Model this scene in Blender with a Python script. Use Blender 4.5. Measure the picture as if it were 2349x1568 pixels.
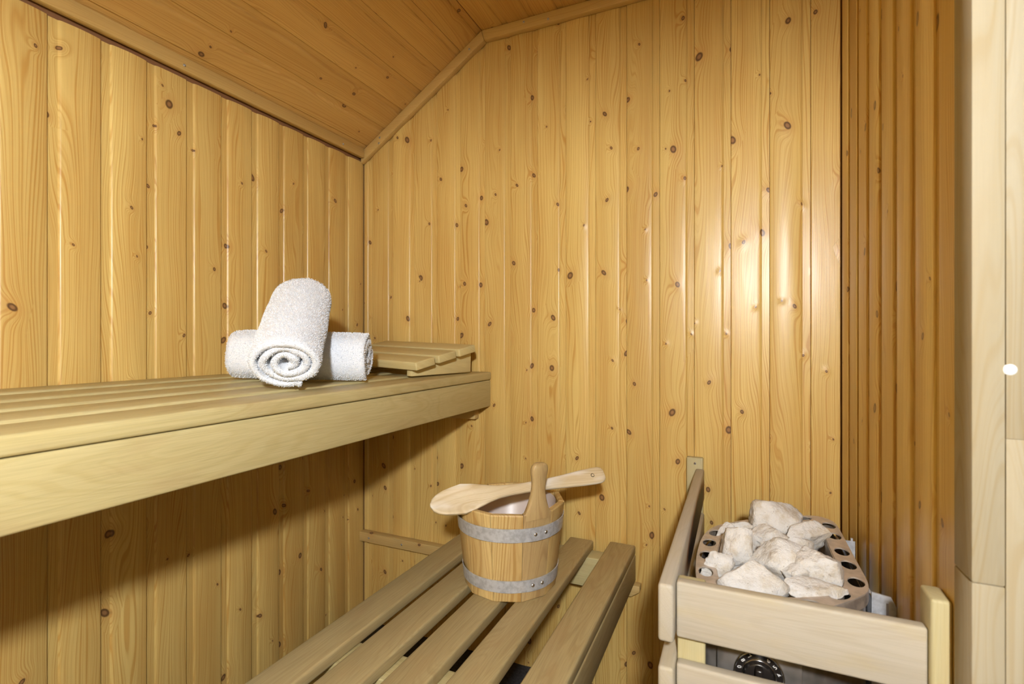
import bpy, bmesh, math, random
import numpy as np
from mathutils import Vector, Matrix, noise as mnoise

for o in list(bpy.data.objects):
    bpy.data.objects.remove(o, do_unlink=True)
SC = bpy.context.scene
COL = SC.collection
R = math.radians

# ------------------------------------------------------------------ camera
CAM_H = 1.05
cam = bpy.data.cameras.new('camera')
cam.sensor_fit = 'HORIZONTAL'
cam.sensor_width = 36.0
cam.lens = 1155.0 / 2349.0 * 36.0
cam.shift_y = -5.0 / 2349.0
cam.clip_start = 0.02
cam.dof.use_dof = True
cam.dof.focus_distance = 1.45
cam.dof.aperture_fstop = 6.3
cam_o = bpy.data.objects.new('camera', cam)
COL.objects.link(cam_o)
cam_o.location = (0, 0, CAM_H)
cam_o.rotation_euler = (R(90), 0, R(24.18))
SC.camera = cam_o

# ------------------------------------------------------------------ world, exposure
world = bpy.data.worlds.new('world')
SC.world = world
world.use_nodes = True
world.node_tree.nodes['Background'].inputs[0].default_value = (0.9, 0.95, 1.0, 1)
world.node_tree.nodes['Background'].inputs[1].default_value = 0.10
SC.view_settings.view_transform = 'Standard'
SC.view_settings.look = 'None'
SC.view_settings.gamma = 1.0
SC.view_settings.use_curve_mapping = False
SC.view_settings.exposure = 0.0
LAMP_STRENGTH = 1600.0          # wall lamp globe, built with the lamp below
LAMP_COLOR = (0.96, 0.98, 1.0)

# ------------------------------------------------------------------ room measures
XL, YB, XR = -1.2818, 1.5, 0.236       # faces of left, back and right wall
YF = -0.80                             # front wall behind the camera
XK, ZC = -0.775, 2.073                 # kink of the ceiling, flat ceiling height
SLOPE = 0.644
PITCH = 0.0945                         # width of one tongue and groove board
def ceil_z(x):
    return ZC if x > XK else ZC + SLOPE * (x - XK)

# ------------------------------------------------------------------ node helper
class G:
    def __init__(self, name):
        self.mat = bpy.data.materials.new(name)
        self.mat.use_nodes = True
        self.nt = self.mat.node_tree
        self.b = self.nt.nodes['Principled BSDF']
    def n(self, t, **kw):
        nd = self.nt.nodes.new(t)
        for k, v in kw.items():
            setattr(nd, k, v)
        return nd
    def put(self, sock, v):
        if v is None:
            return
        if isinstance(v, bpy.types.NodeSocket):
            self.nt.links.new(v, sock)
        else:
            if sock.type == 'RGBA' and len(v) == 3:
                v = (*v, 1)
            sock.default_value = v
    def m(self, op, a, b=None, c=None, clamp=False):
        nd = self.n('ShaderNodeMath', operation=op, use_clamp=clamp)
        for s, v in zip(nd.inputs, (a, b, c)):
            self.put(s, v)
        return nd.outputs[0]
    def mix(self, f, a, b, mode='MIX'):
        nd = self.n('ShaderNodeMix', data_type='RGBA', blend_type=mode)
        self.put(nd.inputs[0], f); self.put(nd.inputs[6], a); self.put(nd.inputs[7], b)
        return nd.outputs[2]
    def mr(self, v, a, b, c=0.0, d=1.0, smooth=True):
        nd = self.n('ShaderNodeMapRange', interpolation_type='SMOOTHSTEP' if smooth else 'LINEAR')
        for s, q in zip(nd.inputs, (v, a, b, c, d)):
            self.put(s, q)
        return nd.outputs[0]
    def vec(self, x, y, z):
        nd = self.n('ShaderNodeCombineXYZ')
        for s, v in zip(nd.inputs, (x, y, z)):
            self.put(s, v)
        return nd.outputs[0]
    def sep(self, v):
        nd = self.n('ShaderNodeSeparateXYZ'); self.put(nd.inputs[0], v)
        return nd.outputs[0], nd.outputs[1], nd.outputs[2]
    def noise(self, v, scale=1.0, detail=2.0, rough=0.5):
        nd = self.n('ShaderNodeTexNoise')
        self.put(nd.inputs['Vector'], v)
        nd.inputs['Scale'].default_value = scale
        nd.inputs['Detail'].default_value = detail
        nd.inputs['Roughness'].default_value = rough
        return nd.outputs[0]
    def noise1(self, w, detail=1.0):
        nd = self.n('ShaderNodeTexNoise', noise_dimensions='1D')
        self.put(nd.inputs['W'], w)
        nd.inputs['Scale'].default_value = 1.0
        nd.inputs['Detail'].default_value = detail
        return nd.outputs[0]
    def obj(self):
        return self.n('ShaderNodeTexCoord').outputs['Object']
    def rnd(self):
        return self.n('ShaderNodeObjectInfo').outputs['Random']
    def bump(self, h, strength=1.0, dist=1.0):
        nd = self.n('ShaderNodeBump')
        nd.inputs['Strength'].default_value = strength
        nd.inputs['Distance'].default_value = dist
        self.put(nd.inputs['Height'], h)
        self.put(self.b.inputs['Normal'], nd.outputs[0])
    def out(self, color=None, rough=None, metal=None, spec=None):
        self.put(self.b.inputs['Base Color'], color)
        self.put(self.b.inputs['Roughness'], rough)
        self.put(self.b.inputs['Metallic'], metal)
        self.put(self.b.inputs['Specular IOR Level'], spec)
        return self.mat

def wood(name, axis='Z', early=(.80, .66, .33), late=(.62, .41, .14), freq=330.0, amp=7.0,
         knots=0.0, kr=(.0022, .0055), kcell=(.075, .15), rough=.34, tone=.12, contrast=.6, fiber=.10,
         wave=.0010, stain=None, stain_amt=0.0, spec=.5, grainbump=.00006):
    g = G(name)
    x, y, z = g.sep(g.obj())
    if axis == 'Y': x, y, z = x, z, y
    if axis == 'X': x, y, z = z, y, x
    # the second cross axis joins in, so that the narrow faces carry grain too
    x = g.m('ADD', x, g.m('MULTIPLY', y, .83))
    rnd = g.rnd()
    px = g.m('ADD', x, g.m('MULTIPLY', rnd, 17.3))
    pz = g.m('ADD', z, g.m('MULTIPLY', rnd, 41.7))
    n1 = g.noise(g.vec(g.m('MULTIPLY', px, 9.0), g.m('MULTIPLY', rnd, 9.0), g.m('MULTIPLY', pz, 1.1)), 1.0, 2.0)
    gx = g.m('ADD', g.m('MULTIPLY', px, freq), g.m('MULTIPLY', n1, amp * 6.0))
    low = g.noise(g.vec(g.m('MULTIPLY', px, 26.0), 0.0, g.m('MULTIPLY', pz, 5.0)), 1.0, 1.0)
    height = g.m('MULTIPLY', low, wave)
    core = halo = None
    if knots > 0:
        kx = g.m('DIVIDE', px, kcell[0]); kz = g.m('DIVIDE', pz, kcell[1])
        vo = g.n('ShaderNodeTexVoronoi', voronoi_dimensions='2D', feature='F1')
        g.put(vo.inputs['Vector'], g.vec(kx, kz, 0.0))
        vo.inputs['Scale'].default_value = 1.0
        vx, vz, _ = g.sep(vo.outputs['Position'])
        cr, cg, cb = g.sep(vo.outputs['Color'])
        dx = g.m('MULTIPLY', g.m('SUBTRACT', kx, vx), kcell[0])
        dz = g.m('MULTIPLY', g.m('SUBTRACT', kz, vz), kcell[1] * .78)
        # slanting knots
        dx = g.m('ADD', dx, g.m('MULTIPLY', dz, g.m('SUBTRACT', cb, .5)))
        d = g.m('SQRT', g.m('ADD', g.m('MULTIPLY', dx, dx), g.m('MULTIPLY', dz, dz)))
        exist = g.m('LESS_THAN', cg, knots)
        r = g.m('ADD', g.m('MULTIPLY', g.m('MULTIPLY', cr, cr), kr[1]), kr[0])
        dn = g.m('DIVIDE', d, r)
        dn = g.m('ADD', dn, g.m('MULTIPLY', g.m('SUBTRACT', low, .5), .6))
        core = g.m('MULTIPLY', exist, g.mr(dn, 1.15, .75))
        halo = g.m('MULTIPLY', exist, g.mr(dn, 3.6, 1.0))
        q = g.m('DIVIDE', dn, 3.2)
        warp = g.m('MULTIPLY', exist, g.m('EXPONENT', g.m('MULTIPLY', g.m('MULTIPLY', q, q), -1.0)))
        gx = g.m('ADD', gx, g.m('MULTIPLY', warp, 5.0))
        height = g.m('ADD', height, g.m('MULTIPLY', warp, .0010))
    bands = g.noise1(gx, 1.5)
    bl = g.mr(bands, .40, .72)
    fib = g.noise(g.vec(g.m('MULTIPLY', px, 700.0), g.m('MULTIPLY', y, 700.0), g.m('MULTIPLY', pz, 14.0)), 1.0, 1.0)
    broad = g.noise(g.vec(g.m('MULTIPLY', px, 14.0), 0.0, g.m('MULTIPLY', pz, 1.6)), 1.0, 2.0)
    f = g.m('ADD', g.m('MULTIPLY', bl, contrast), g.m('MULTIPLY', g.mr(broad, .3, .72), .42), clamp=True)
    col = g.mix(f, early, late)
    col = g.mix(g.m('MULTIPLY', g.mr(fib, .35, .75), fiber), col, tuple(c * .45 for c in late))
    r2 = g.m('FRACT', g.m('MULTIPLY', rnd, 7.77))
    col = g.mix(g.m('MULTIPLY', r2, tone), col, tuple(c * .62 for c in late))
    if stain:
        st = g.noise(g.vec(g.m('MULTIPLY', px, 30.0), g.m('MULTIPLY', y, 9.0), g.m('MULTIPLY', pz, 7.0)), 1.0, 3.0)
        col = g.mix(g.m('MULTIPLY', g.mr(st, .48, .70), stain_amt), col, stain)
    if core is not None:
        col = g.mix(g.m('MULTIPLY', halo, .34), col, (.50, .26, .075))
        ring = g.mr(dn, .25, .7)
        kc = g.mix(ring, (.27, .135, .055), (.085, .036, .015))
        col = g.mix(g.m('MULTIPLY', core, .92), col, kc)
    height = g.m('ADD', height, g.m('MULTIPLY', bands, grainbump))
    height = g.m('ADD', height, g.m('MULTIPLY', fib, grainbump * .5))
    g.bump(height, .9)
    rr = g.m('ADD', rough, g.m('MULTIPLY', g.m('SUBTRACT', broad, .5), .18))
    return g.out(col, rr, 0.0, spec)

SPRUCE = dict(early=(.715, .535, .188), late=(.52, .288, .067))
M = {}
M['board'] = wood('spruce_board', 'Z', knots=.62, kr=(.0022, .0072), rough=.33, spec=.42, tone=.32, contrast=.66, **SPRUCE)
M['ceiling'] = wood('orange_brown_spruce', 'Z', early=(.68, .435, .14), late=(.50, .275, .070), knots=.6, rough=.42, tone=.25, contrast=.6)  # ceiling boards: darker, more orange tone than the wall boards
M['lath_y'] = wood('lath_along_depth', 'Y', early=(.60, .42, .155), late=(.49, .31, .095), knots=0, rough=.45, contrast=.4, tone=.1)
M['lath_x'] = wood('lath_across', 'X', early=(.60, .42, .155), late=(.49, .31, .095), knots=0, rough=.45, contrast=.4, tone=.1)
M['rail_x'] = wood('pine_rail_across', 'X', early=(.60, .44, .18), late=(.48, .30, .10), knots=.35, kcell=(.05, .2), rough=.5, contrast=.5, tone=.1)
BENCH = dict(early=(.60, .52, .27), late=(.49, .40, .175), freq=120.0, amp=10.0, contrast=.42, fiber=.26,
             tone=.22, wave=.0002, spec=.3, stain=(.40, .28, .13), stain_amt=.28)
M['bench_y'] = wood('abachi_along_depth', 'Y', rough=.52, **BENCH)
M['low_bench_y'] = wood('worn_abachi_along_depth', 'Y', rough=.55, **{**BENCH, 'early': (.50, .405, .205), 'late': (.39, .29, .13), 'stain_amt': .42})
M['bench_x'] = wood('abachi_across', 'X', rough=.55, **BENCH)
GUARD = dict(early=(.47, .425, .345), late=(.41, .35, .255), freq=60.0, amp=8.0, contrast=.3, fiber=.12, tone=.1,
             wave=.0002, spec=.3, stain=(.45, .36, .18), stain_amt=.36)
M['guard_x'] = wood('aspen_across', 'X', rough=.55, **GUARD)
M['guard_y'] = wood('aspen_along_depth', 'Y', rough=.55, **GUARD)
M['guard_z'] = wood('aspen_upright', 'Z', rough=.55, **{**GUARD, 'early': (.48, .43, .25), 'late': (.42, .35, .17)})
M['jamb'] = wood('jamb_wood', 'Z', early=(.40, .355, .255), late=(.34, .265, .145), freq=70.0, amp=9.0, contrast=.45,
                 fiber=.05, rough=.6, spec=.2, tone=.3, wave=.0002)
M['stave'] = wood('pine_stave', 'Z', early=(.66, .50, .22), late=(.45, .27, .085), freq=170.0, amp=6.0, contrast=.85,
                  rough=.42, tone=.35, wave=.0003, stain=(.30, .15, .06), stain_amt=.16)
M['handle'] = wood('worn_handle_wood', 'Z', early=(.46, .33, .15), late=(.33, .20, .08), freq=150.0, amp=6.0,
                   contrast=.55, rough=.5, tone=.0, wave=.0002)
M['ladle'] = wood('ladle_wood', 'X', early=(.64, .54, .36), late=(.46, .33, .16), freq=130.0, amp=8.0, contrast=.5,
                  rough=.5, tone=.0, wave=.0002, stain=(.74, .70, .62), stain_amt=.85)
M['headrest_x'] = wood('headrest_slat_wood', 'X', early=(.60, .51, .25), late=(.50, .39, .165), freq=140.0, amp=7.0,
                       contrast=.4, rough=.5, tone=.15, wave=.0002)
M['headrest_y'] = wood('headrest_side_wood', 'Y', early=(.64, .54, .27), late=(.55, .43, .19), freq=140.0, amp=7.0,
                       contrast=.3, rough=.5, tone=.1, wave=.0002)

def plain(name, col, rough=.5, metal=0.0, nscale=None, var=.25, bumph=0.0, spec=.5, nrm=None):
    g = G(name)
    c = col
    if nscale:
        nz = g.noise(g.obj(), nscale, 3.0, .6)
        c = g.mix(g.mr(nz, .35, .7), col, tuple(q * (1 - var) for q in col))
        if bumph:
            g.bump(g.m('MULTIPLY', nz, bumph))
        rr = g.m('ADD', rough, g.m('MULTIPLY', g.m('SUBTRACT', nz, .5), .25))
        return g.out(c, rr, metal, spec)
    return g.out(c, rough, metal, spec)

M['screw'] = plain('zinc_screw', (.62, .62, .62), .3, 1.0)
M['galv'] = plain('galvanised_steel', (.58, .60, .64), .40, 0.35, 90.0, .28, .0001)
M['ring'] = plain('heat_tinted_steel', (.56, .48, .40), .42, 0.35, 40.0, .25)
M['skirt'] = plain('heat_tinted_steel_edge', (.50, .43, .36), .4, 0.5, 40.0, .4)
M['body'] = plain('brushed_dark_steel', (.36, .33, .30), .34, 0.6, 14.0, .6)
M['black'] = plain('black_plastic', (.018, .014, .012), .25)
M['chrome'] = plain('chrome', (.7, .7, .7), .15, 1.0)
M['white'] = plain('white_print', (.8, .78, .75), .5)
M['cap'] = plain('white_plastic', (.82, .82, .80), .35)
M['liner'] = plain('frosted_liner', (.56, .48, .44), .35)
M['hood'] = plain('bounce_cutting_dark', (.035, .026, .02), .5, 0.0)  # near black so the unseen hood and the added plate cut bounce light
M['mat'] = plain('dark_floor_mat', (.045, .042, .045), .8, 0.0, 120.0, .5, .0006)
M['backing'] = plain('board_backing', (.22, .10, .04), .8)
def stone_mat():
    g = G('pale_stone')
    c = g.obj(); rnd = g.rnd()
    a = g.noise(c, 34.0, 6.0, .7)
    b = g.noise(c, 160.0, 3.0, .6)
    col = g.mix(g.mr(a, .42, .68), (.66, .635, .60), (.52, .45, .35))
    col = g.mix(g.m('MULTIPLY', g.mr(b, .64, .74), .6), col, (.22, .16, .10))
    col = g.mix(g.m('MULTIPLY', rnd, .28), col, (.66, .64, .60))
    g.bump(g.m('ADD', g.m('MULTIPLY', a, .007), g.m('MULTIPLY', b, .0016)), 1.0)
    return g.out(col, .85, 0.0, .2)
M['stone'] = stone_mat()
def towel_mat():
    g = G('white_terry')
    nz = g.noise(g.obj(), 420.0, 2.0, .6)
    col = g.mix(g.mr(nz, .3, .7), (.80, .83, .88), (.74, .77, .82))
    g.bump(g.m('MULTIPLY', nz, .0009), .8)
    g.b.inputs['Sheen Weight'].default_value = .3
    return g.out(col, .95, 0.0, .1)
M['towel'] = towel_mat()
def scorched():
    # guard rail whose inner face has been scorched by the heater
    m = M['guard_y'].copy(); m.name = 'aspen_scorched'
    nt = m.node_tree
    b = nt.nodes['Principled BSDF']
    src = b.inputs['Base Color'].links[0].from_socket
    g = G.__new__(G); g.mat, g.nt, g.b = m, nt, b
    c = g.obj()
    x, y, z = g.sep(c)
    nz = g.noise(c, 24.0, 3.0, .6)
    e = g.m('ADD', g.m('POWER', g.m('ABSOLUTE', g.m('DIVIDE', g.m('SUBTRACT', y, .10), .26)), 2.0),
            g.m('POWER', g.m('ABSOLUTE', g.m('DIVIDE', g.m('ADD', z, .008), .040)), 2.0))
    e = g.m('ADD', e, g.m('MULTIPLY', g.m('SUBTRACT', nz, .5), .7))
    side = g.m('GREATER_THAN', x, .0085)
    mask = g.m('MULTIPLY', side, g.mr(e, 1.0, .62))
    edge = g.m('MULTIPLY', side, g.mr(e, 1.5, .9))
    col = g.mix(edge, src, (.20, .085, .025))
    sp = g.noise(c, 500.0, 2.0, .6)
    blk = g.mix(g.mr(sp, .62, .72), (.018, .012, .009), (.12, .10, .08))
    col = g.mix(mask, col, blk)
    g.put(b.inputs['Base Color'], col)
    return m
M['scorched'] = scorched()
def emit(name, col, s):
    m = bpy.data.materials.new(name); m.use_nodes = True
    nt = m.node_tree; nt.nodes.remove(nt.nodes['Principled BSDF'])
    e = nt.nodes.new('ShaderNodeEmission')
    e.inputs[0].default_value = (*col, 1); e.inputs[1].default_value = s
    nt.links.new(e.outputs[0], nt.nodes['Material Output'].inputs[0])
    return m
M['glow'] = emit('lit_opal_glass', LAMP_COLOR, LAMP_STRENGTH)
def glass():
    g = G('door_glass')
    g.b.inputs['Transmission Weight'].default_value = 1.0
    g.b.inputs['IOR'].default_value = 1.1
    return g.out((.85, .9, .88), .02, 0.0, .5)
M['glass'] = glass()

# ------------------------------------------------------------------ object helpers
def link(o, parent=None):
    COL.objects.link(o)
    if parent is not None:
        o.parent = parent
    return o

def mesh_obj(name, verts, faces, mat, parent=None, loc=(0, 0, 0), smooth=None):
    me = bpy.data.meshes.new(name)
    me.from_pydata([tuple(v) for v in verts], [], faces)
    me.validate()
    fix(me)
    return finish(name, me, mat, parent, loc, smooth)

def fix(me):
    bm = bmesh.new(); bm.from_mesh(me)
    bmesh.ops.recalc_face_normals(bm, faces=bm.faces[:])
    bm.to_mesh(me); bm.free()

def finish(name, me, mat, parent=None, loc=(0, 0, 0), smooth=None):
    if smooth is not None:
        for p in me.polygons:
            p.use_smooth = True
        if smooth < 179:
            me.set_sharp_from_angle(angle=R(smooth))
    me.materials.append(mat)
    o = bpy.data.objects.new(name, me)
    o.location = loc
    return link(o, parent)

def tag(o, label, cat, group=None):
    o['label'] = label; o['category'] = cat
    if group: o['group'] = group
    return o

def struct(o, label=None, cat=None):
    o['kind'] = 'structure'
    if label: o['label'] = label
    if cat: o['category'] = cat
    return o

def thing(name, label, cat, loc=(0, 0, 0), rot=(0, 0, 0), group=None):
    o = bpy.data.objects.new(name, None)
    o.location = loc; o.rotation_euler = rot
    o.empty_display_size = .05
    COL.objects.link(o)
    return tag(o, label, cat, group)

def box(name, x0, x1, y0, y1, z0, z1, mat, parent=None, bev=.003, seg=2):
    """axis aligned box in the parent's frame, its origin at its own centre"""
    c = Vector(((x0 + x1) / 2, (y0 + y1) / 2, (z0 + z1) / 2))
    bm = bmesh.new()
    bmesh.ops.create_cube(bm, size=1.0)
    for v in bm.verts:
        v.co = Vector((v.co.x * (x1 - x0), v.co.y * (y1 - y0), v.co.z * (z1 - z0)))
    if bev:
        bmesh.ops.bevel(bm, geom=bm.edges[:], offset=bev, segments=seg, affect='EDGES', profile=.5)
    me = bpy.data.meshes.new(name); bm.to_mesh(me); bm.free()
    return finish(name, me, mat, parent, c, 40)

def prism(name, poly, axis, a0, a1, mat, parent=None, bev=.003, seg=2):
    """polygon (list of 2d points) swept along an axis; 'Y': points are (x,z), 'X': (y,z), 'Z': (x,y)"""
    n = len(poly)
    def p3(p, a):
        return {'Y': (p[0], a, p[1]), 'X': (a, p[0], p[1]), 'Z': (p[0], p[1], a)}[axis]
    vs = [Vector(p3(p, a0)) for p in poly] + [Vector(p3(p, a1)) for p in poly]
    c = sum(vs, Vector()) / len(vs)
    fs = [tuple(range(n)), tuple(range(n, 2 * n))] + [(i, (i + 1) % n, n + (i + 1) % n, n + i) for i in range(n)]
    bm = bmesh.new()
    bv = [bm.verts.new(v - c) for v in vs]
    for f in fs:
        bm.faces.new([bv[i] for i in f])
    bmesh.ops.recalc_face_normals(bm, faces=bm.faces[:])
    if bev:
        bmesh.ops.bevel(bm, geom=bm.edges[:], offset=bev, segments=seg, affect='EDGES', profile=.5)
    me = bpy.data.meshes.new(name); bm.to_mesh(me); bm.free()
    return finish(name, me, mat, parent, c, 40)

def lathe(name, prof, mat, parent=None, loc=(0, 0, 0), n=48, smooth=40, rot=None):
    """closed or open profile of (r, z) turned about z"""
    vs, fs = [], []
    k = len(prof)
    for i in range(n):
        a = 2 * math.pi * i / n
        for r, z in prof:
            vs.append((r * math.cos(a), r * math.sin(a), z))
    for i in range(n):
        for j in range(k - 1):
            a, b = i * k + j, i * k + j + 1
            c, d = ((i + 1) % n) * k + j + 1, ((i + 1) % n) * k + j
            fs.append((a, b, c, d))
    me = bpy.data.meshes.new(name)
    me.from_pydata(vs, [], fs)
    bm = bmesh.new(); bm.from_mesh(me)
    bmesh.ops.remove_doubles(bm, verts=bm.verts[:], dist=1e-6)
    bmesh.ops.recalc_face_normals(bm, faces=bm.faces[:])
    bm.to_mesh(me); bm.free()
    o = finish(name, me, mat, parent, loc, smooth)
    if rot: o.rotation_euler = rot
    return o

SCREW_ME = None
def screw(parent, loc, normal, r=.0038):
    """countersunk screw head with a cross slot"""
    global SCREW_ME
    if SCREW_ME is None:
        o = lathe('screw', [(0, .0002), (.45, .0002), (.5, .0012), (.9, .0012), (1.0, .0006), (1.0, -.002)], M['screw'], n=14)
        for v in o.data.vertices:
            v.co.z *= 1.0
        SCREW_ME = o.data
        bpy.data.objects.remove(o)
    o = bpy.data.objects.new('screw', SCREW_ME)
    o.scale = (r, r, 1)
    q = Vector((0, 0, 1)).rotation_difference(Vector(normal))
    o.rotation_mode = 'QUATERNION'
    o.rotation_quaternion = q
    o.location = Vector(loc) - parent.location if parent else loc
    return link(o, parent)

# ------------------------------------------------------------------ tongue and groove boards
rng = random.Random(11)
def board(parent, origin, N, W, s_dir_mirror, sa, sb, top, bottom, crown, mat='board'):
    """one board; local x = across, y = out of the wall, z = along. top/bottom: functions of s"""
    P = PITCH
    pts = [(0.0, -.007), (.0006, -.0014), (.0022, -.0001)]
    nface = 9
    x0, x1 = .0022, .0700
    for i in range(1, nface):
        t = i / nface
        x = x0 + (x1 - x0) * t
        pts.append((x, crown * (1 - (2 * t - 1) ** 2)))
    pts += [(.0700, -.0001), (.0722, -.0006), (.0742, -.0018), (.0756, -.0034), (.0764, -.0042), (P - .0006, -.0042), (P - .0004, -.007)]
    def interp(s):
        for (a, da), (b, db) in zip(pts, pts[1:]):
            if a <= s <= b:
                return da + (db - da) * (s - a) / max(b - a, 1e-9)
        return -.007
    use = [p for p in pts if sa - 1e-6 <= p[0] <= sb + 1e-6]
    if sa > 1e-6: use = [(sa, -.007), (sa + 1e-5, interp(sa))] + use
    if sb < P - .001: use = use + [(sb - 1e-5, interp(sb)), (sb, -.007)]
    mir = -1 if s_dir_mirror else 1
    n = len(use)
    zmid = (top((sa + sb) / 2) + bottom((sa + sb) / 2)) / 2
    smid = (sa + sb) / 2
    vs = [((s - smid) * mir, d, bottom(s) - zmid) for s, d in use] + [((s - smid) * mir, d, top(s) - zmid) for s, d in use]
    fs = [(i, i + 1, n + i + 1, n + i) for i in range(n - 1)]
    fs += [tuple(range(n)), tuple(range(n, 2 * n)), (0, n - 1, 2 * n - 1, n)]
    o = mesh_obj('board', vs, fs, M[mat], None, (0, 0, 0), 25)
    N, W = Vector(N), Vector(W)
    Xl = N.cross(W)
    mat = Matrix((Xl, N, W)).transposed().to_4x4()
    pos = Vector(origin) + Xl * mir * smid + W * zmid
    mat.translation = pos
    o.parent = parent
    o.matrix_basis = Matrix.Translation(-parent.location) @ mat
    return o

def crown():
    return rng.choice([.0004, .0010, .0018, .0026, .0032])

def backing(name, poly, axis, a0, a1, label, cat):
    o = prism(name, poly, axis, a0, a1, M['backing'], None, bev=0)
    return struct(o, label, cat)

const = lambda v: (lambda s: v)
# left wall
wall_left = backing('wall_left', [(XL - .05, 0), (XL - .007, 0), (XL - .007, 1.735), (XL - .05, 1.735)], 'Y', YF, YB,
                    'spruce clad left wall behind the high bench', 'wall')
k = 10
seam = 1.493
while seam > YF:
    sb = min(PITCH, seam - YF)
    board(wall_left, (XL, seam, 0), (1, 0, 0), (0, 0, 1), False, 0, sb, const(1.712), const(.0), crown())
    seam -= PITCH
board(wall_left, (XL, 1.493 + PITCH, 0), (1, 0, 0), (0, 0, 1), False, PITCH - .007, PITCH, const(1.712), const(0), 0)
# back wall
wall_back = struct(prism('wall_back', [(XL - .05, 0), (XR + .05, 0), (XR + .05, ZC + .03), (XK, ZC + .03), (XL - .05, ceil_z(XL - .05) + .03)],
                         'Y', YB + .007, YB + .05, M['backing'], None, bev=0),
                   'spruce clad back wall under the kinked ceiling', 'wall')
i = 0
while True:
    X0 = .171 - PITCH * i
    if X0 + PITCH < XL: break
    sa = max(0, XL - X0 + .0005); sb = min(PITCH, XR - X0)
    board(wall_back, (X0, YB, 0), (0, -1, 0), (0, 0, 1), True, sa, sb, (lambda s, X0=X0: ceil_z(X0 + s) - .022), const(0), crown())
    i += 1
# right wall: boards from the back corner to the door, then behind the door
wall_right = struct(box('wall_right', XR + .007, XR + .05, .752, YB, 0, ZC + .02, M['backing'], None, bev=0),
                    'spruce clad right wall behind the heater', 'wall')
i = 0
while True:
    Y0 = 1.4075 - PITCH * i
    sa = max(0, .752 - Y0); sb = min(PITCH, YB - Y0 - .001)
    if sa >= PITCH - .004: break
    board(wall_right, (XR, Y0, 0), (-1, 0, 0), (0, 0, 1), False, sa, sb, const(ZC - .001), const(0), crown())
    i += 1
YD = -.16
wall_right_near = struct(box('wall_right_near', XR + .007, XR + .05, YF, YD, 0, ZC + .02, M['backing'], None, bev=0),
                         'spruce clad right wall beside the lamp', 'wall')
Y0 = YD - PITCH - .045
while Y0 + PITCH > YF:
    board(wall_right_near, (XR, Y0, 0), (-1, 0, 0), (0, 0, 1), False, max(0, YF - Y0), PITCH, const(ZC - .001), const(0), crown())
    Y0 -= PITCH
# wall over the door
wall_over = struct(box('wall_over_door', XR + .007, XR + .05, YD, .752, 1.985, ZC + .02, M['backing'], None, bev=0),
                   'strip of wall above the door', 'wall')
Y0 = YD - .045
while Y0 < .70:
    board(wall_over, (XR, Y0, 0), (-1, 0, 0), (0, 0, 1), False, 0, min(PITCH, .70 - Y0), const(ZC - .001), const(1.985), crown())
    Y0 += PITCH
# front wall behind the camera
wall_front = struct(box('wall_front', XL - .05, XR + .05, YF - .05, YF - .007, 0, ZC + .05, M['backing'], None, bev=0),
                    'spruce clad wall opposite the back wall', 'wall')
X0 = XR
while X0 > XL:
    X1 = max(X0 - PITCH, XL)
    board(wall_front, (X0, YF, 0), (0, 1, 0), (0, 0, 1), True, 0, X0 - X1, (lambda s, X0=X0: ceil_z(X0 - s) - .003), const(0), crown())
    X0 -= PITCH
# ceiling
ca = math.atan(SLOPE); e = Vector((math.cos(ca), 0, math.sin(ca))); nin = Vector((math.sin(ca), 0, -math.cos(ca)))
lo = Vector((XL - .05, 0, ceil_z(XL - .05))); kk = Vector((XK, 0, ZC))
cpoly = [lo - nin * .007, kk - nin * .007, Vector((XR + .05, 0, ZC + .007)), Vector((XR + .05, 0, ZC + .05)), kk + Vector((0, 0, .05)), lo - nin * .06]
ceiling = struct(prism('ceiling', [(p.x, p.z) for p in cpoly], 'Y', YF - .05, YB + .05, M['backing'], None, bev=0),
                 'kinked ceiling of darker orange spruce boards', 'ceiling')
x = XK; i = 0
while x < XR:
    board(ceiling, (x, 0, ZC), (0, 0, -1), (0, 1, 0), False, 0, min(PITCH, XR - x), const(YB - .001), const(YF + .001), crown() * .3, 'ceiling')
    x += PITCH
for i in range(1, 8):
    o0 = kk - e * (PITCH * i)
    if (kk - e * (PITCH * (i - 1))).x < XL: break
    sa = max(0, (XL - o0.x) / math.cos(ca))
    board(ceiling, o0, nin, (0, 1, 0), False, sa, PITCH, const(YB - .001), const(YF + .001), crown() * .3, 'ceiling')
# floor
floor = struct(box('floor', XL - .05, XR + .6, YF - .05, YB + .05, -.05, 0, M['mat'], None, bev=0), 'dark ribbed floor mat under the benches', 'floor')

# ------------------------------------------------------------------ trims
t1 = prism('trim_1', [(XL + .0005, 1.722), (XL + .0205, 1.722), (XL + .0205, ceil_z(XL + .0205) - .002), (XL + .0005, ceil_z(XL) - .002)], 'Y', YF, 1.476,
           M['lath_y'], None, bev=.004)
struct(t1, 'long lath under the sloping ceiling along the left wall', 'trim')
H = .035
t2 = prism('trim_2', [(XL + .001, ceil_z(XL)), (XK, ZC), (XK + H * .294, ZC - H), (XL + .001, ceil_z(XL) - H / math.cos(ca))], 'Y', 1.477, YB - .0005,
           M['lath_x'], None, bev=.004)
struct(t2, 'slanted lath along the top of the back wall', 'trim')
t3 = prism('trim_3', [(XK, ZC), (XR - .001, ZC), (XR - .001, ZC - H), (XK + H * .294, ZC - H)], 'Y', 1.477, YB - .0005, M['lath_x'], None, bev=.004)
struct(t3, 'level lath along the top of the back wall', 'trim')
for y in (.29, .812, 1.366):
    screw(t1, (XL + .0205, y, 1.735), (1, 0, 0))
for x, d in ((-1.192, .012), (-1.196, .026), (-.82, .016)):
    screw(t2, (x, 1.477, ceil_z(x) - d / math.cos(ca) - .004), (0, -1, 0))
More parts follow.
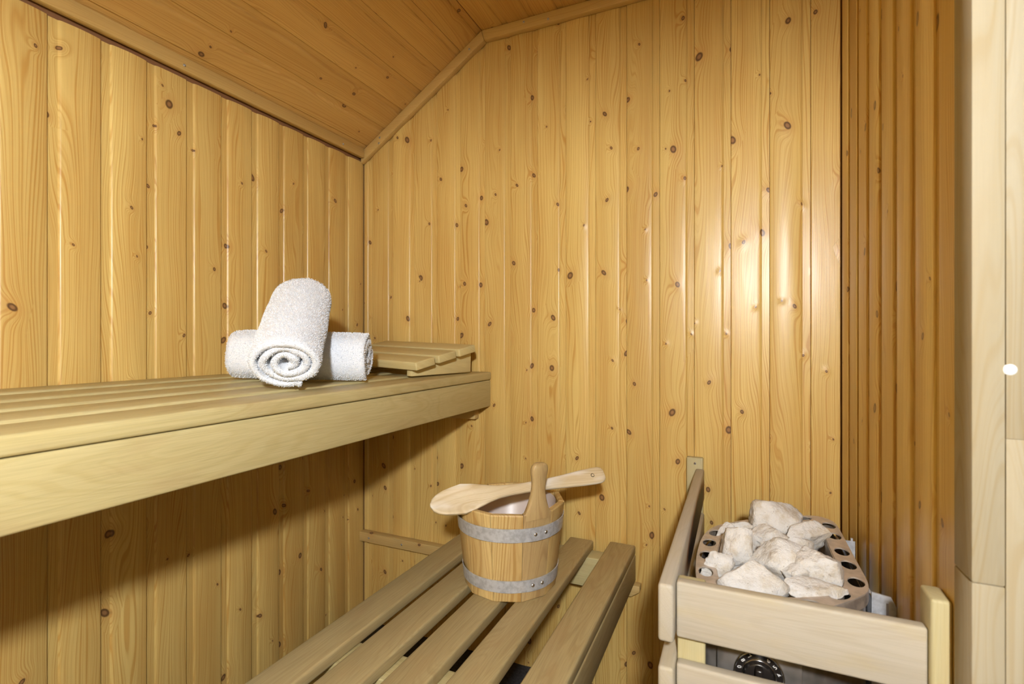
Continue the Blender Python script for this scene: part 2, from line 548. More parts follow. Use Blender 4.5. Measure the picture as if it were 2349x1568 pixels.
for x, d in ((-.622, .012), (-.54, .024), (-.12, .018)):
    screw(t3, (x, 1.477, ZC - d), (0, -1, 0))

# ------------------------------------------------------------------ high bench
bench = thing('high_bench', 'wide pale slatted high bench carrying the white towels', 'bench', (-1.015, .36, .82))
B0 = Vector(bench.location)
def part(name, x0, x1, y0, y1, z0, z1, mat, parent, bev=.004, seg=3):
    b = Vector(parent.location)
    return box(name, x0 - b.x, x1 - b.x, y0 - b.y, y1 - b.y, z0 - b.z, z1 - b.z, mat, parent, bev, seg)
for k in range(5):
    xa = -1.280 + k * .1083
    zt = .957 - .0033 * k
    part('slat', xa, xa + .0993, YF + .004, YB - .003, zt - .026, zt, M['bench_y'], bench, .005)
part('fascia', -.772, -.750, YF + .004, YB - .002, .829, .9165, M['bench_y'], bench, .004)
for y in (1.44, .55, -.55):
    part('bearer', -1.278, -.773, y - .02, y + .02, .832, .9165, M['bench_x'], bench, .003)
rail_hi = tag(box('support_rail', XL + .001, -.795, 1.470, YB - .0005, .786, .8285, M['rail_x'], None, .003),
              'short pine support rail under the far end of the high bench', 'rail')
rail_hi2 = tag(box('support_rail', XL + .001, -.795, YF + .001, YF + .03, .786, .8285, M['rail_x'], None, .003),
               'pine support rail under the near end of the high bench', 'rail')

# ------------------------------------------------------------------ low bench
low = thing('low_bench', 'slatted low bench with wide gaps carrying the wooden bucket', 'bench', (-.53, .4, .345))
for xa, xb in ((-.785, -.707), (-.677, -.600), (-.570, -.495), (-.466, -.393), (-.347, -.272)):
    part('slat', xa, xb, YF + .004, 1.484 if xa > -.4 else 1.470, .427, .453, M['low_bench_y'], low, .005)
part('fascia', -.294, -.2715, YF + .004, 1.484, .349, .4262, M['low_bench_y'], low, .004)
for ya, yb in ((1.405, 1.462), (.745, .82), (-.45, -.40)):
    part('bearer', -.783, -.2945, ya, yb, .3415, .4268, M['bench_x'], low, .003)
rail_lo = tag(prism('support_rail', [(XL + .001, .306), (-.283, .306), (-.258, .323), (-.258, .3405), (XL + .001, .3405)], 'Y', 1.470, YB - .0005,
                    M['rail_x'], None, .0025), 'long pine support rail under the far end of the low bench', 'rail')
for x in (-1.236, -1.09, -.9):
    screw(rail_lo, (x, 1.470, .323), (0, -1, 0), .0035)
rail_lo2 = tag(box('support_rail', XL + .001, -.258, YF + .001, YF + .03, .306, .3405, M['rail_x'], None, .003),
               'pine support rail under the near end of the low bench', 'rail')

# ------------------------------------------------------------------ heater guard
guard = thing('heater_guard', 'pale wooden slatted guard rail around the stone heater', 'guard rail', (-.096, .775, 0))
rows = ((.613, .695), (.493, .575), (.373, .455), (.253, .335))
for i, (za, zb) in enumerate(rows):
    part('front_rail', -.083, .2135, .774, .7925, za, zb, M['guard_x'], guard, .004)
    part('side_rail', -.107, -.0845, .757, 1.4795, za - .002, zb, M['scorched'] if i == 0 else M['guard_y'], guard, .005)
bp = part('wall_post', -.131, -.088, 1.480, YB - .0005, 0.0, .7235, M['guard_z'], guard, .0035)
for z in (.708, .30):
    screw(guard, (-.109, 1.480, z), (0, -1, 0), .0036)
part('end_post', .214, XR - .0005, .767, .811, 0.0, .735, M['guard_z'], guard, .004)
part('corner_post', -.0835, -.044, .7930, .812, 0.0, .69, M['guard_z'], guard, .003)

# ------------------------------------------------------------------ heater
heater = thing('sauna_heater', 'steel sauna heater with a perforated rim full of pale stones', 'heater', (.07, 1.07, .12))
HO = Vector(heater.location)
def smooth_poly(pts, n=4):
    """closed Catmull-Rom through the points"""
    out = []
    m = len(pts)
    for i in range(m):
        p0, p1, p2, p3 = (Vector(pts[(i + j - 1) % m]) for j in range(4))
        for q in range(n):
            t = q / n
            out.append(.5 * ((2 * p1) + (-p0 + p2) * t + (2 * p0 - 5 * p1 + 4 * p2 - p3) * t * t + (-p0 + 3 * p1 - 3 * p2 + p3) * t ** 3))
    return out
def area(p):
    return sum(a.x * b.y - a.y * b.x for a, b in zip(p, p[1:] + p[:1])) / 2
outer_pts = [(.195, 1.0), (.195, 1.08), (.195, 1.16), (.195, 1.24), (.194, 1.275), (.188, 1.303), (.170, 1.321), (.145, 1.320), (.115, 1.303), (.065, 1.270),
             (.021, 1.236), (-.015, 1.200), (-.044, 1.163), (-.061, 1.115), (-.068, 1.065), (-.070, 1.0), (-.068, .94), (-.063, .895), (-.050, .865), (-.022, .852),
             (.03, .850), (.08, .853), (.112, .870), (.142, .899), (.172, .935), (.188, .962)]
OUT = smooth_poly([(x, y, 0) for x, y in outer_pts])
def inset(poly, d):
    n = len(poly); res = []
    for i in range(n):
        t = (poly[(i + 1) % n] - poly[i - 1]).normalized()
        nrm = Vector((t.y, -t.x, 0))         # outward for counter-clockwise
        res.append(poly[i] - nrm * d)
    return res
if area(OUT) < 0: OUT.reverse()
INN = smooth_poly([(x, y, 0) for x, y in [(.161, 1.0), (.161, 1.08), (.161, 1.16), (.161, 1.225), (.157, 1.258), (.143, 1.275), (.118, 1.267), (.080, 1.240),
                   (.042, 1.210), (.012, 1.178), (-.013, 1.145), (-.028, 1.107), (-.0345, 1.06), (-.0365, 1.0), (-.0345, .945), (-.029, .912), (-.016, .892),
                   (.002, .886), (.03, .884), (.066, .886), (.092, .897), (.118, .918), (.143, .943), (.157, .968)]])
if area(INN) < 0: INN.reverse()
MID = inset(OUT, .0165)
def plate(name, loops, z, half, mat, parent):
    cu = bpy.data.curves.new(name, 'CURVE'); cu.dimensions = '2D'; cu.fill_mode = 'BOTH'; cu.extrude = half
    for lp in loops:
        sp = cu.splines.new('POLY'); sp.points.add(len(lp) - 1); sp.use_cyclic_u = True
        for p, q in zip(sp.points, lp):
            p.co = (q.x - HO.x, q.y - HO.y, 0, 1)
    co = bpy.data.objects.new(name, cu); COL.objects.link(co)
    dg = bpy.context.evaluated_depsgraph_get()
    me = bpy.data.meshes.new_from_object(co.evaluated_get(dg))
    bpy.data.objects.remove(co)
    me.materials.clear()
    return finish(name, me, mat, parent, (0, 0, z - HO.z), 30)
hole_at = [(.179, 1.268), (.178, 1.196), (.178, 1.128), (.178, 1.060), (.177, .990), (.146, .926), (.130, 1.292), (.062, 1.249), (.004, 1.198),
           (-.040, 1.128), (-.052, 1.064), (-.0535, .995), (-.051, .930), (-.025, .868), (.034, .866), (.095, .876)]
loops = [OUT, INN]
for x, y in hole_at:
    best = min(range(len(OUT)), key=lambda i: (OUT[i] - Vector((x, y, 0))).length)
    tg = (OUT[(best + 2) % len(OUT)] - OUT[best - 2]).normalized(); nm = Vector((tg.y, -tg.x, 0))
    cc = OUT[best] - nm * .0165
    loops.append([cc + tg * (.0195 * math.cos(a * math.pi / 12)) + nm * (.0122 * math.sin(a * math.pi / 12)) for a in range(24)])
ZR = .650
plate('rim', loops, ZR, .0012, M['ring'], heater)
def wall_loop(name, poly, z0, z1, mat, parent, thick=.0015):
    a = poly; b = inset(poly, thick); n = len(a)
    vs = [(p.x - HO.x, p.y - HO.y, z - HO.z) for p, z in [(q, z0) for q in a] + [(q, z1) for q in a] + [(q, z0) for q in b] + [(q, z1) for q in b]]
    fs = []
    for i in range(n):
        j = (i + 1) % n
        fs += [(i, j, n + j, n + i), (2 * n + i, 2 * n + j, 3 * n + j, 3 * n + i), (n + i, n + j, 3 * n + j, 3 * n + i), (i, j, 2 * n + j, 2 * n + i)]
    return mesh_obj(name, vs, fs, mat, parent, (0, 0, 0), 40)
wall_loop('rim_skirt', OUT, ZR - .020, ZR - .0012, M['skirt'], heater)
wall_loop('stone_basket', INN, ZR - .16, ZR - .0012, M['skirt'], heater)
wall_loop('outer_shell', inset(OUT, .004), .14, ZR - .022, M['body'], heater)
fl = plate('basket_floor', [INN], ZR - .16, .002, M['body'], heater)
# front panel with dial
fp = box('front_panel', -.030 - HO.x, .086 - HO.x, .846 - HO.y, .853 - HO.y, .30 - HO.z, .622 - HO.z, M['body'], heater, .002)
DX, DY, DZ = .0285, .846, .546
def disc(name, r, y0, y1, mat, parent, prof=None):
    pr = prof or [(0, 0), (r * .94, 0), (r, .0006), (r, (y0 - y1))]
    pr = [(a, -b) for a, b in pr]
    b0 = Vector(parent.location) if parent.type != 'EMPTY' else Vector((0, 0, 0))
    o = lathe(name, pr, mat, parent, (0, 0, 0), 48, 40)
    o.rotation_euler = (R(-90), 0, 0)
    return o
dial = lathe('dial', [(0, 0), (.031, 0), (.0318, -.0004), (.0318, .003), (.0345, .003), (.0345, .0), (.034, -.0008), (.0318, -.0008)], M['black'], heater,
             (DX - HO.x, DY - .003 - HO.y, DZ - HO.z), 56, 40)
dial.rotation_euler = (R(-90), 0, 0)
bez = lathe('bezel', [(.0322, .003), (.0322, -.0012), (.0335, -.002), (.0348, -.0012), (.0348, .003)], M['chrome'], dial, (0, 0, 0), 56, 60)
ring2 = lathe('knob_ring', [(.0215, .001), (.0215, -.0014), (.0225, -.002), (.0235, -.0014), (.0235, .001)], M['chrome'], dial, (0, 0, 0), 56, 60)
knob = lathe('knob', [(0, -.009), (.017, -.009), (.0196, -.0075), (.0208, -.003), (.0212, .0)], M['black'], dial, (0, 0, 0), 48, 40)
grip = box('grip', -.0052, .0052, -.020, .020, -.0235, -.008, M['black'], dial, .003, 3)
def text_mesh(name, s, size, mat, parent, loc, rot):
    cu = bpy.data.curves.new(name, 'FONT'); cu.body = s; cu.size = size; cu.align_x = 'CENTER'; cu.align_y = 'CENTER'; cu.extrude = .0001
    to = bpy.data.objects.new(name, cu); COL.objects.link(to)
    dg = bpy.context.evaluated_depsgraph_get()
    me = bpy.data.meshes.new_from_object(to.evaluated_get(dg))
    bpy.data.objects.remove(to)
    me.materials.clear()
    o = finish(name, me, mat, parent, loc)
    o.rotation_euler = rot
    return o
# numerals stand around the dial; dial local: x right, y up in the picture becomes local -y, z into the heater
for s, deg in (('0', 282), ('1', 258), ('8', 308), ('7', 333), ('6', 28), ('5', 52), ('4', 76), ('3', 99), ('2', 121), ('1', 143)):
    a = R(deg)
    text_mesh('numeral', s, .0082, M['white'], dial, (.0277 * math.sin(a), -.0277 * math.cos(a), -.0003), (R(180), 0, -a + R(0)))
# brackets between heater and right wall
brk = box('bracket', .2025 - HO.x, .2065 - HO.x, 1.00 - HO.y, 1.27 - HO.y, .40 - HO.z, .622 - HO.z, M['galv'], heater, .001)
prism('bracket', [(.2 - HO.x, .45 - HO.z), (.2335 - HO.x, .45 - HO.z), (.2335 - HO.x, .618 - HO.z), (.2265 - HO.x, .632 - HO.z), (.2 - HO.x, .636 - HO.z)], 'Y',
      .996 - HO.y, .9995 - HO.y, M['galv'], heater, 0)
box('bracket_slot', .2195 - HO.x, .2225 - HO.x, .9945 - HO.y, .9958 - HO.y, .57 - HO.z, .622 - HO.z, M['body'], heater, 0)
prism('bracket', [(.19 - HO.x, .45 - HO.z), (.2265 - HO.x, .45 - HO.z), (.2265 - HO.x, .622 - HO.z), (.2225 - HO.x, .622 - HO.z), (.2225 - HO.x, .628 - HO.z),
                  (.2185 - HO.x, .628 - HO.z), (.2185 - HO.x, .622 - HO.z), (.19 - HO.x, .622 - HO.z)], 'Y', 1.272 - HO.y, 1.2755 - HO.y, M['galv'], heater, 0)
box('wall_plate', .214 - HO.x, XR - .0005 - HO.x, 1.04 - HO.y, 1.23 - HO.y, .30 - HO.z, .56 - HO.z, M['galv'], heater, .001)

# ------------------------------------------------------------------ stones
F_, TH = 1155.0, R(24.18)
sT, cT = math.sin(TH), math.cos(TH)
def onZ(u, v, Z):
    """point of the level Z that the photograph shows at pixel (u, v)"""
    a, b = (u - 1174.5) / F_, (779.0 - v) / F_
    t = (Z - CAM_H) / b
    return Vector(((-sT + a * cT) * t, (cT + a * sT) * t, Z)), t
def rock(rs, size, seed):
    r = random.Random(seed)
    bm = bmesh.new()
    bmesh.ops.create_icosphere(bm, subdivisions=4, radius=1.0)
    planes = []
    for _ in range(9):
        nrm = Vector((r.gauss(0, 1), r.gauss(0, 1), r.gauss(0, 1))).normalized()
        planes.append((nrm, r.uniform(.55, .90)))
    off = Vector((r.uniform(0, 50), r.uniform(0, 50), r.uniform(0, 50)))
    for v in bm.verts:
        d = v.co.normalized()
        rad = 1.15
        for nrm, pd in planes:
            dt = d.dot(nrm)
            if dt > .05:
                rad = min(rad, pd / dt)
        rad *= 1 + .06 * mnoise.noise(d * 3 + off) + .05 * mnoise.noise(d * 7 + off) + .03 * mnoise.noise(d * 17 + off)
        v.co = Vector((d.x * rad * size[0], d.y * rad * size[1], d.z * rad * size[2]))
    bmesh.ops.smooth_vert(bm, verts=bm.verts[:], factor=.15, use_axis_x=True, use_axis_y=True, use_axis_z=True)
    me = bpy.data.meshes.new('heater_stone'); bm.to_mesh(me); bm.free()
    return me
STONES = [  # u, v, level, width px, height px, turn, label
    (1768, 1188, .672, 100, 66, -35, 'large pale stone lying on top of the heap at the back'),
    (1757, 1234, .655, 84, 62, 10, 'cracked pale stone just under the topmost one'),
    (1690, 1247, .668, 74, 84, 40, 'pitted wedge shaped stone left of the middle, facing the camera'),
    (1660, 1236, .640, 44, 56, 80, 'small pale stone at the back left of the rim'),
    (1645, 1303, .645, 50, 72, 75, 'smooth white slab leaning against the left of the rim'),
    (1728, 1336, .655, 118, 70, 5, 'broad white block in front behind the guard rail'),
    (1785, 1290, .652, 124, 84, 20, 'wide white stone in the middle of the heap'),
    (1846, 1226, .655, 82, 66, -25, 'blocky beige stone at the back right by the rim'),
    (1818, 1254, .650, 66, 44, -20, 'small ridged stone between the middle and the back right'),
    (1883, 1308, .660, 80, 104, 70, 'tall rounded beige stone beside the right rim'),
    (1826, 1322, .650, 58, 42, 0, 'small white pebble in front of the tall beige stone'),
    (1857, 1352, .652, 124, 36, 0, 'long flat stone in front at the right'),
    (1700, 1214, .646, 58, 36, 0, 'pale stone wedged at the back beside the topmost one'),
    (1714, 1294, .635, 40, 40, 0, 'small grey stone deep in the gap left of the middle'),
]
for i, (u, v, Z, w, h, turn, lab) in enumerate(STONES):
    p, t = onZ(u, v, Z)
    me = rock(None, (w * t / F_ * .62, (w + h) * .5 * t / F_ * .46, h * t / F_ * .62), 100 + i * 7)
    o = finish('heater_stone', me, M['stone'], None, p, 45)
    o.rotation_euler = (0, R(turn * .25), R(24.18))
    tag(o, lab, 'stone', 'stones heaped in the heater')
rs = random.Random(5)
for i in range(13):
    x = [-.01, .05, .11, .01, .07, .12, -.02, .045, .105, .0, .06, .115, .085][i]
    y = [.93, .92, .95, .99, 1.0, 1.03, 1.06, 1.07, 1.11, 1.13, 1.15, 1.19, 1.23][i]
    me = rock(None, (.036, .034, .028), 300 + i)
    o = finish('heater_stone', me, M['stone'], None, (x, y, .585 + rs.uniform(-.008, .012)), 45)
    o.rotation_euler = (rs.uniform(-.4, .4), rs.uniform(-.4, .4), rs.uniform(0, 6))
    tag(o, 'pale stone half hidden under the top layer of the heap', 'stone', 'stones under the top layer')

# ------------------------------------------------------------------ bucket
BX, BY, BZ = -.5165, 1.141, .4532
bucket = thing('wooden_bucket', 'wooden stave bucket with two metal hoops on the low bench', 'bucket', (BX, BY, BZ))
NST = 11
HB = .206; RB, RT = .112, .1345
ah = math.atan2(-.598, .803)
da = 2 * math.pi / NST
def rad_at(z):
    return RB + (RT - RB) * z / HB
rb = random.Random(3)
for k in range(NST):
    ac = ah + k * da
    hw = da / 2 - .0035
    def pt(a, z, inner, ac=ac):
        r = rad_at(z) - (.0155 if inner else 0)
        return Vector((r * math.cos(a) / 1, r * math.sin(a), z))
    ht = HB + (rb.uniform(-.003, .003) if k else 0)
    zs = [0, .002, .2 * ht, .4 * ht, .6 * ht, .8 * ht, ht - .003, ht]
    ins = [.0015, 0, 0, 0, 0, 0, 0, .0022]
    # frame of the stave: origin at mid height on its outer face
    mid = Vector((rad_at(ht / 2) * math.cos(ac), rad_at(ht / 2) * math.sin(ac), ht / 2))
    rot = Matrix.Rotation(ac - math.pi / 2, 3, 'Z')      # local y = outward
    inv = rot.inverted()
    vs = []
    for z, q in zip(zs, ins):
        for a, inner in ((ac - hw, 0), (ac - hw * .93, 0), (ac + hw * .93, 0), (ac + hw, 0), (ac + hw, 1), (ac - hw, 1)):
            r = rad_at(z) * (math.cos(hw) / math.cos(a - ac) if not inner else 1)
            if abs(a - ac) >= hw - 1e-6 and not inner: r -= .0012
            r += -q if not inner else (-.0155 + q)
            p = Vector((r * math.cos(a), r * math.sin(a), z)) - mid
            vs.append(inv @ p)
    fs = [tuple(range(6)), tuple(range(len(vs) - 6, len(vs)))]
    for i in range(len(zs) - 1):
        for j in range(6):
            fs.append((i * 6 + j, i * 6 + (j + 1) % 6, (i + 1) * 6 + (j + 1) % 6, (i + 1) * 6 + j))
    o = mesh_obj('stave', vs, fs, M['stave'] if k else M['handle'], bucket, mid, 30)
    o.rotation_euler = (0, 0, ac - math.pi / 2)
    if k == 0:
        o['label'] = 'taller stave that ends in a rounded grip'
        # grip growing out of the stave
        prof = [(.190, .0335), (.206, .0325), (.214, .0285), (.224, .0245), (.236, .0205), (.250, .0175), (.264, .0160), (.276, .0160), (.288, .0180),
                (.298, .0200), (.306, .0203), (.313, .0185), (.318, .0140), (.3205, .007)]
        gv, gf = [], []
        for z, w_ in prof:
            r = rad_at(z) - .0035
            for sx, y in ((-w_, -.003), (-w_ * .82, 0), (w_ * .82, 0), (w_, -.003), (w_, -.0125), (w_ * .82, -.0155), (-w_ * .82, -.0155), (-w_, -.0125)):
                # local frame: x across, y outward, relative to the stave centre
                gv.append((sx, r + y - rad_at(ht / 2), z - ht / 2))
        m8 = 8
        for i in range(len(prof) - 1):
            for j in range(m8):
                gf.append((i * m8 + j, i * m8 + (j + 1) % m8, (i + 1) * m8 + (j + 1) % m8, (i + 1) * m8 + j))
        gf += [tuple(range(m8)), tuple(range(len(gv) - m8, len(gv)))]
        mesh_obj('grip', gv, gf, M['handle'], o, (0, 0, 0), 55)
tocam = math.atan2(-.911, .412)
for za, zb in ((.1430, .1745), (.0245, .0525)):
    ra, rb2 = rad_at(za) + .0003, rad_at(zb) + .0003
    hp = lathe('hoop', [(ra - .001, za), (ra + .0012, za), (rb2 + .0012, zb), (rb2 - .001, zb), (ra - .001, za)], M['galv'], bucket, (0, 0, 0), 72, 40)
    # lapped end and rivets on the front
    zm = (za + zb) / 2; rm = (ra + rb2) / 2 + .0012
    vs = []; fs = []
    nseg = 10
    for i in range(nseg + 1):
        a = tocam + R(19) + R(27) * i / nseg
        for z, r in ((za, ra + .0024), (zb, rb2 + .0024)):
            vs.append((r * math.cos(a), r * math.sin(a), z)); vs.append(((r - .001) * math.cos(a), (r - .001) * math.sin(a), z))
    for i in range(nseg):
        b4 = i * 4
        fs += [(b4, b4 + 4, b4 + 6, b4 + 2), (b4 + 1, b4 + 5, b4 + 7, b4 + 3), (b4, b4 + 4, b4 + 5, b4 + 1), (b4 + 2, b4 + 6, b4 + 7, b4 + 3)]
    fs += [(0, 1, 3, 2), (nseg * 4, nseg * 4 + 1, nseg * 4 + 3, nseg * 4 + 2)]
    lap = mesh_obj('hoop_lap', vs, fs, M['galv'], hp, (0, 0, 0), 40)
    for dg in (25.5, 38):
        a = tocam + R(dg)
        rv = lathe('rivet', [(0, .0022), (.0024, .0018), (.0042, .0006), (.0046, -.001)], M['screw'], hp,
                   ((rm + .0015) * math.cos(a), (rm + .0015) * math.sin(a), zm), 14, 60)
        rv.rotation_euler = (0, R(90), a)
lathe('liner', [(.0, .012), (.086, .012), (.0890, .016), (.1105, HB - .006), (.1118, HB - .004), (.1126, HB - .006), (.0910, .014), (.0865, .010), (0, .010)],
      M['liner'], bucket, (0, 0, 0), 56, 50)
lathe('bottom', [(0, .003), (.0915, .003), (.0925, .009), (0, .009)], M['stave'], bucket, (0, 0, 0), 40, 40)

# ------------------------------------------------------------------ ladle
A = Vector((-.640, .972, .671)); Bp = Vector((-.316, 1.276, .700))
lad_dir = (Bp - A); LL = lad_dir.length; lad_dir.normalize()
sec = [  # along, half width, half thickness, lift (local), hollow
    (0.000, .004, .004, -.010, 0), (.006, .015, .006, -.010, .001), (.016, .0225, .008, -.009, .003), (.032, .0290, .010, -.007, .006), (.052, .0330, .0115, -.004, .008),
    (.075, .0365, .0115, -.001, .008), (.098, .0320, .011, .001, .006), (.118, .0265, .010, .003, .003), (.138, .0205, .0095, .004, .0005), (.160, .0160, .009, .004, 0),
    (.190, .0135, .0085, .003, 0), (.230, .0125, .008, .001, 0), (.280, .0135, .0075, 0, 0), (.330, .0165, .0072, 0, 0), (.380, .0205, .007, .001, 0), (.415, .0220, .007, .002, 0),
    (.430, .0215, .0065, .0025, 0), (.438, .0185, .006, .003, 0), (.4425, .013, .004, .003, 0)]
sec = [(a * LL / .4425, b, c, d, h) for a, b, c, d, h in sec]
vs, fs = [], []
NS = 20
for s, w_, t_, lift, hol in sec:
    for j in range(NS):
        a = 2 * math.pi * j / NS
        cx, sx = math.cos(a), math.sin(a)
        px = math.copysign(abs(cx) ** .8, cx) * w_
        pz = math.copysign(abs(sx) ** .7, sx) * t_
        if sx > 0: pz -= hol * (1 - (px / w_) ** 2) * 1.5
        vs.append((s - LL / 2, px + lift * .0, pz + lift))
for i in range(len(sec) - 1):
    for j in range(NS):
        fs.append((i * NS + j, i * NS + (j + 1) % NS, (i + 1) * NS + (j + 1) % NS, (i + 1) * NS + j))
fs += [tuple(range(NS)), tuple(range(len(vs) - NS, len(vs)))]
ladle = mesh_obj('ladle', vs, fs, M['ladle'], None, (A + Bp) / 2, 50)
xa = lad_dir
side = Vector((0, 0, 1)).cross(xa).normalized()       # level, away from the camera
up = xa.cross(side)
roll = R(52)                                           # the flat face leans towards the camera
ya = side * math.cos(roll) + up * math.sin(roll)
za = xa.cross(ya)
mt = Matrix((xa, ya, za)).transposed().to_4x4(); mt.translation = (A + Bp) / 2 + Vector((0, 0, .004))
ladle.matrix_world = mt
tag(ladle, 'long wooden ladle laid across the rim of the bucket', 'ladle')
hl = lathe('hanging_hole', [(0, .0008), (.0030, .0008), (.0046, .0014), (.0052, 0)], M['black'], ladle, (LL / 2 - .034, .0, .0078), 18, 60)

# ------------------------------------------------------------------ towels
def towel(name, length, r0, layer, turns, squash, seed, tail, label, half=.0066, mirror=1, nl=34):
    """rolled thick cloth: spiral in the local yz plane, axis along x, lying on z = 0"""
    r = random.Random(seed)
    path = []
    n = int(46 * turns)
    a_end = R(-100)
    for i in range(n + 1):
        th = 2 * math.pi * turns * i / n
        rad = r0 + layer * th / (2 * math.pi)
        a = a_end - 2 * math.pi * turns + th
        sq = 1 - (1 - squash) * (.35 + .65 * i / n)
        rad *= 1 + .09 * mnoise.noise(Vector((math.cos(a) * 1.3, math.sin(a) * 1.3, seed + th * .12)))
        path.append(Vector((rad * math.cos(a) * mirror, rad * math.sin(a) * sq)))
    if tail:
        last = path[-1]
        for i in range(1, 8):
            path.append(last + Vector((tail * mirror * i / 7, -.002 * math.sin(i))))
    zmin = min(p.y for p in path) - half - .0008
    path = [Vector((p.x, p.y - zmin)) for p in path]
    m = len(path)
    tang = [(path[min(i + 1, m - 1)] - path[max(i - 1, 0)]).normalized() for i in range(m)]
    off = Vector((r.uniform(0, 30), r.uniform(0, 30), r.uniform(0, 30)))
    vs = []
    for side_ in (1, -1):
        for i in range(m):
            nrm = Vector((-tang[i].y, tang[i].x)) * (-side_ * mirror)
            for j in range(nl + 1):
                x = -length / 2 + length * j / nl
                ex = min(j, nl - j) / nl
                hh = half * (1 if ex > .03 else .72)
                q = Vector((x * 16, path[i].x * 16, path[i].y * 16)) + off
                dsp = .0026 * mnoise.noise(q) + .0011 * mnoise.noise(q * 3.1)
                p = path[i] + nrm * (hh + dsp)
                # ends of the layers are not cut straight
                xo = x + (.006 * mnoise.noise(Vector((i * .09, side_ * .2, 3.0 * (j > nl / 2))) + off)) * (1 if ex < .12 else 0)
                vs.append((xo, p.x, max(p.y, .0008)))
    W_ = nl + 1
    fs = []
    for s_ in range(2):
        for i in range(m - 1):
            for j in range(nl):
                b0 = s_ * m * W_
                fs.append((b0 + i * W_ + j, b0 + i * W_ + j + 1, b0 + (i + 1) * W_ + j + 1, b0 + (i + 1) * W_ + j))
    o2 = m * W_
    for i in range(m - 1):
        for j in (0, nl):
            fs.append((i * W_ + j, (i + 1) * W_ + j, o2 + (i + 1) * W_ + j, o2 + i * W_ + j))
    for j in range(nl):
        for i in (0, m - 1):
            fs.append((i * W_ + j, i * W_ + j + 1, o2 + i * W_ + j + 1, o2 + i * W_ + j))
    o = mesh_obj(name, vs, fs, M['towel'], None, (0, 0, 0), 179)
    # terry pile: short loops standing on the cloth
    me = o.data
    me.calc_loop_triangles()
    co = np.empty(len(me.vertices) * 3); me.vertices.foreach_get('co', co); co = co.reshape(-1, 3)
    tri = np.empty(len(me.loop_triangles) * 3, dtype=np.int64); me.loop_triangles.foreach_get('vertices', tri); tri = tri.reshape(-1, 3)
    A_, B_, C_ = co[tri[:, 0]], co[tri[:, 1]], co[tri[:, 2]]
    nn = np.cross(B_ - A_, C_ - A_); ar = np.linalg.norm(nn, axis=1) + 1e-12
    nn /= ar[:, None]
    cen = (A_ + B_ + C_) / 3
    # only the outer turn and the two ends ever show
    outer = np.zeros(len(tri), dtype=bool)
    first = int(46 * (turns - 1.12))
    vi = (tri % (m * W_)) // W_
    outer |= vi.min(axis=1) >= first
    outer |= np.abs(cen[:, 0]) > length * .46
    idx = np.nonzero(outer)[0]
    g = np.random.default_rng(seed)
    K = 52000
    pick = g.choice(idx, size=K, p=ar[idx] / ar[idx].sum())
    u = g.random((K, 1)); v = g.random((K, 1)); sw = (u + v) > 1
    u = np.where(sw, 1 - u, u); v = np.where(sw, 1 - v, v)
    p = A_[pick] + u * (B_[pick] - A_[pick]) + v * (C_[pick] - A_[pick])
    nv = nn[pick]
    rv = g.normal(size=(K, 3)); tg = np.cross(nv, rv); tg /= np.linalg.norm(tg, axis=1)[:, None] + 1e-9
    bt = np.cross(nv, tg)
    hgt = g.uniform(.0012, .0026, (K, 1)); wd = .00055
    lean = bt * g.uniform(-.0009, .0009, (K, 1))
    v0 = p - tg * wd; v1 = p + tg * wd; v2 = p + nv * hgt + lean + tg * wd * .8; v3 = p + nv * hgt + lean - tg * wd * .8
    allv = np.stack([v0, v1, v2, v3], axis=1).reshape(-1, 3)
    allv[:, 2] = np.maximum(allv[:, 2], .0004)
    pm = bpy.data.meshes.new('pile')
    pm.vertices.add(K * 4); pm.vertices.foreach_set('co', allv.ravel())
    pm.loops.add(K * 4); pm.loops.foreach_set('vertex_index', np.arange(K * 4))
    pm.polygons.add(K); pm.polygons.foreach_set('loop_start', np.arange(0, K * 4, 4)); pm.polygons.foreach_set('loop_total', np.full(K, 4))
    pm.update()
    po = finish('pile', pm, M['towel'], o, (0, 0, 0))
    po['kind'] = 'stuff'
    tag(o, label, 'towel', 'rolled white towels')
    return o
tw1 = towel('rolled_towel', .315, .010, .0155, 3.15, .93, 21, 0, 'rolled white towel lying flat on the high bench behind the other')
tw1.location = (-.985, .926, .9525)
tw1.rotation_euler = (0, R(1.6), R(29))
tw2 = towel('rolled_towel', .30, .010, .0205, 2.95, .74, 8, .034, 'rolled white towel leaning up over the flat one, its coiled end in front', .0078, -1)
# local -x end is the lower, front end
b0 = Vector((-.844, .760, .9485)); t0 = Vector((-1.007, .961, 1.104))
ax = (t0 - b0).normalized()
sd = Vector((0, 0, 1)).cross(ax).normalized()
upv = ax.cross(sd)
mt = Matrix((ax, sd, upv)).transposed().to_4x4()
mt.translation = b0 + ax * .150
tw2.matrix_world = mt

# ------------------------------------------------------------------ headrest
hr = thing('headrest', 'wedge shaped slatted wooden headrest at the far end of the high bench', 'headrest', (-.827, 1.165, .9472), (0, R(1.7), R(-12)))
HD, H0, H1 = .25, .020, .068
for xo in (-.024, -.365):
    prism('side_board', [(0, 0), (HD, 0), (HD, H1), (0, H0)], 'X', xo, xo + .022, M['headrest_y'], hr, .003)
wa = math.atan2(H1 - H0, HD)
for y0 in (-.014, .073, .160):
    yc = y0 + .037
    o = box('slat', -.21, .21, -.037, .037, -.012, .012, M['headrest_x'], hr, .004, 3)
    o.location = (-.181, yc, H0 + yc * (H1 - H0) / HD + .0125)
    o.rotation_euler = (wa, 0, 0)

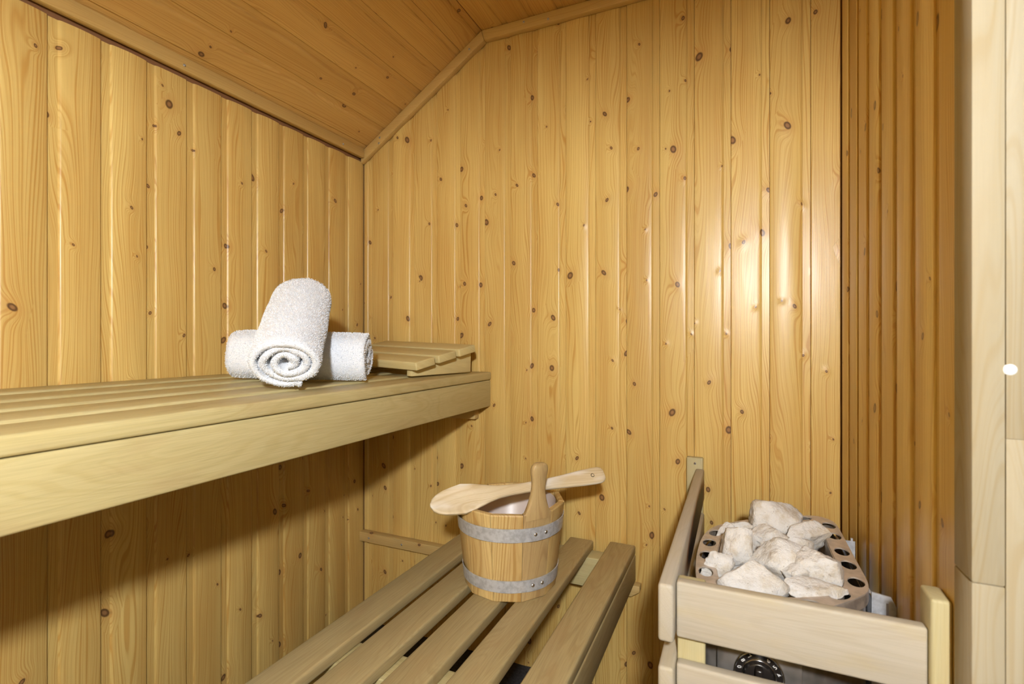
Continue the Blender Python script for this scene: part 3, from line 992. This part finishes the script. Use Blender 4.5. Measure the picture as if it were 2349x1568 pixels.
# ------------------------------------------------------------------ door
door = thing('door_1', 'pale finger jointed door frame at the right edge with glazed door', 'door', (XR + .03, .25, 0))
struct(door)
xs = (.2309, .2595, .288, .318)
splits = ((0, .787, 1.985), (0, .945, 1.985), (0, .62, 1.30, 1.985))
for i in range(3):
    for za, zb in zip(splits[i], splits[i][1:]):
        part('jamb_lamella', xs[i], xs[i + 1] + (-.0002), .702, .7515, za + .0001, zb - .0001, M['jamb'], door, .0005 if i else .0022, 2)
for i in range(3):
    part('jamb_lamella', xs[i], xs[i + 1] - .0002, YD - .045, YD, .0, 1.985, M['jamb'], door, .0012, 2)
part('head_jamb', .2309, .318, YD + .0005, .7015, 1.94, 1.985, M['jamb'], door, .0015)
part('sill', .2309, .318, YD + .0005, .7015, .0005, .02, M['jamb'], door, .0015)
part('door_glass', .322, .330, YD - .01, .715, .012, 1.955, M['glass'], door, .001)
cap = lathe('screw_cap', [(0, .0012), (.0035, .0010), (.0056, .0004), (.0062, -.0006)], M['cap'], door, (.2628 - door.location.x, .702 - .25, 1.0184), 24, 60)
cap.rotation_euler = (R(90), 0, 0)
part('door_handle', .300, .316, .60, .62, .98, 1.10, M['jamb'], door, .004)

# ------------------------------------------------------------------ lamp
lamp = thing('wall_lamp', 'round opal glass lamp on the right wall beside the door', 'lamp', (XR, -.5, 1.46))
base = lathe('lamp_base', [(0, 0), (.046, 0), (.048, .004), (.045, .014), (.036, .016), (0, .016)], M['cap'], lamp, (0, 0, 0), 40, 40)
base.rotation_euler = (0, R(-90), 0)
globe = lathe('lamp_globe', [(.030, .010)] + [(.045 * math.sin(R(a)), .054 + .045 * math.cos(R(a))) for a in range(150, -1, -10)], M['glow'], lamp, (0, 0, 0), 32, 60)
globe.rotation_euler = (0, R(-90), 0)
hood = [(-.0005, -.295)] + [(-.055 - .285 * math.sin(R(a)), -.285 * math.cos(R(a)) * 1.0) for a in range(10, 171, 16)] + [(-.0005, .285)]
prism('lamp_hood', hood, 'Z', .0485, .0605, M['hood'], lamp, .002)
box('added_bounce_blocker', -.0035, -.0004, -.285, .285, -.30, .048, M['hood'], lamp, .001)  # unseen dark plate, added to stop lamp light bouncing off the wall
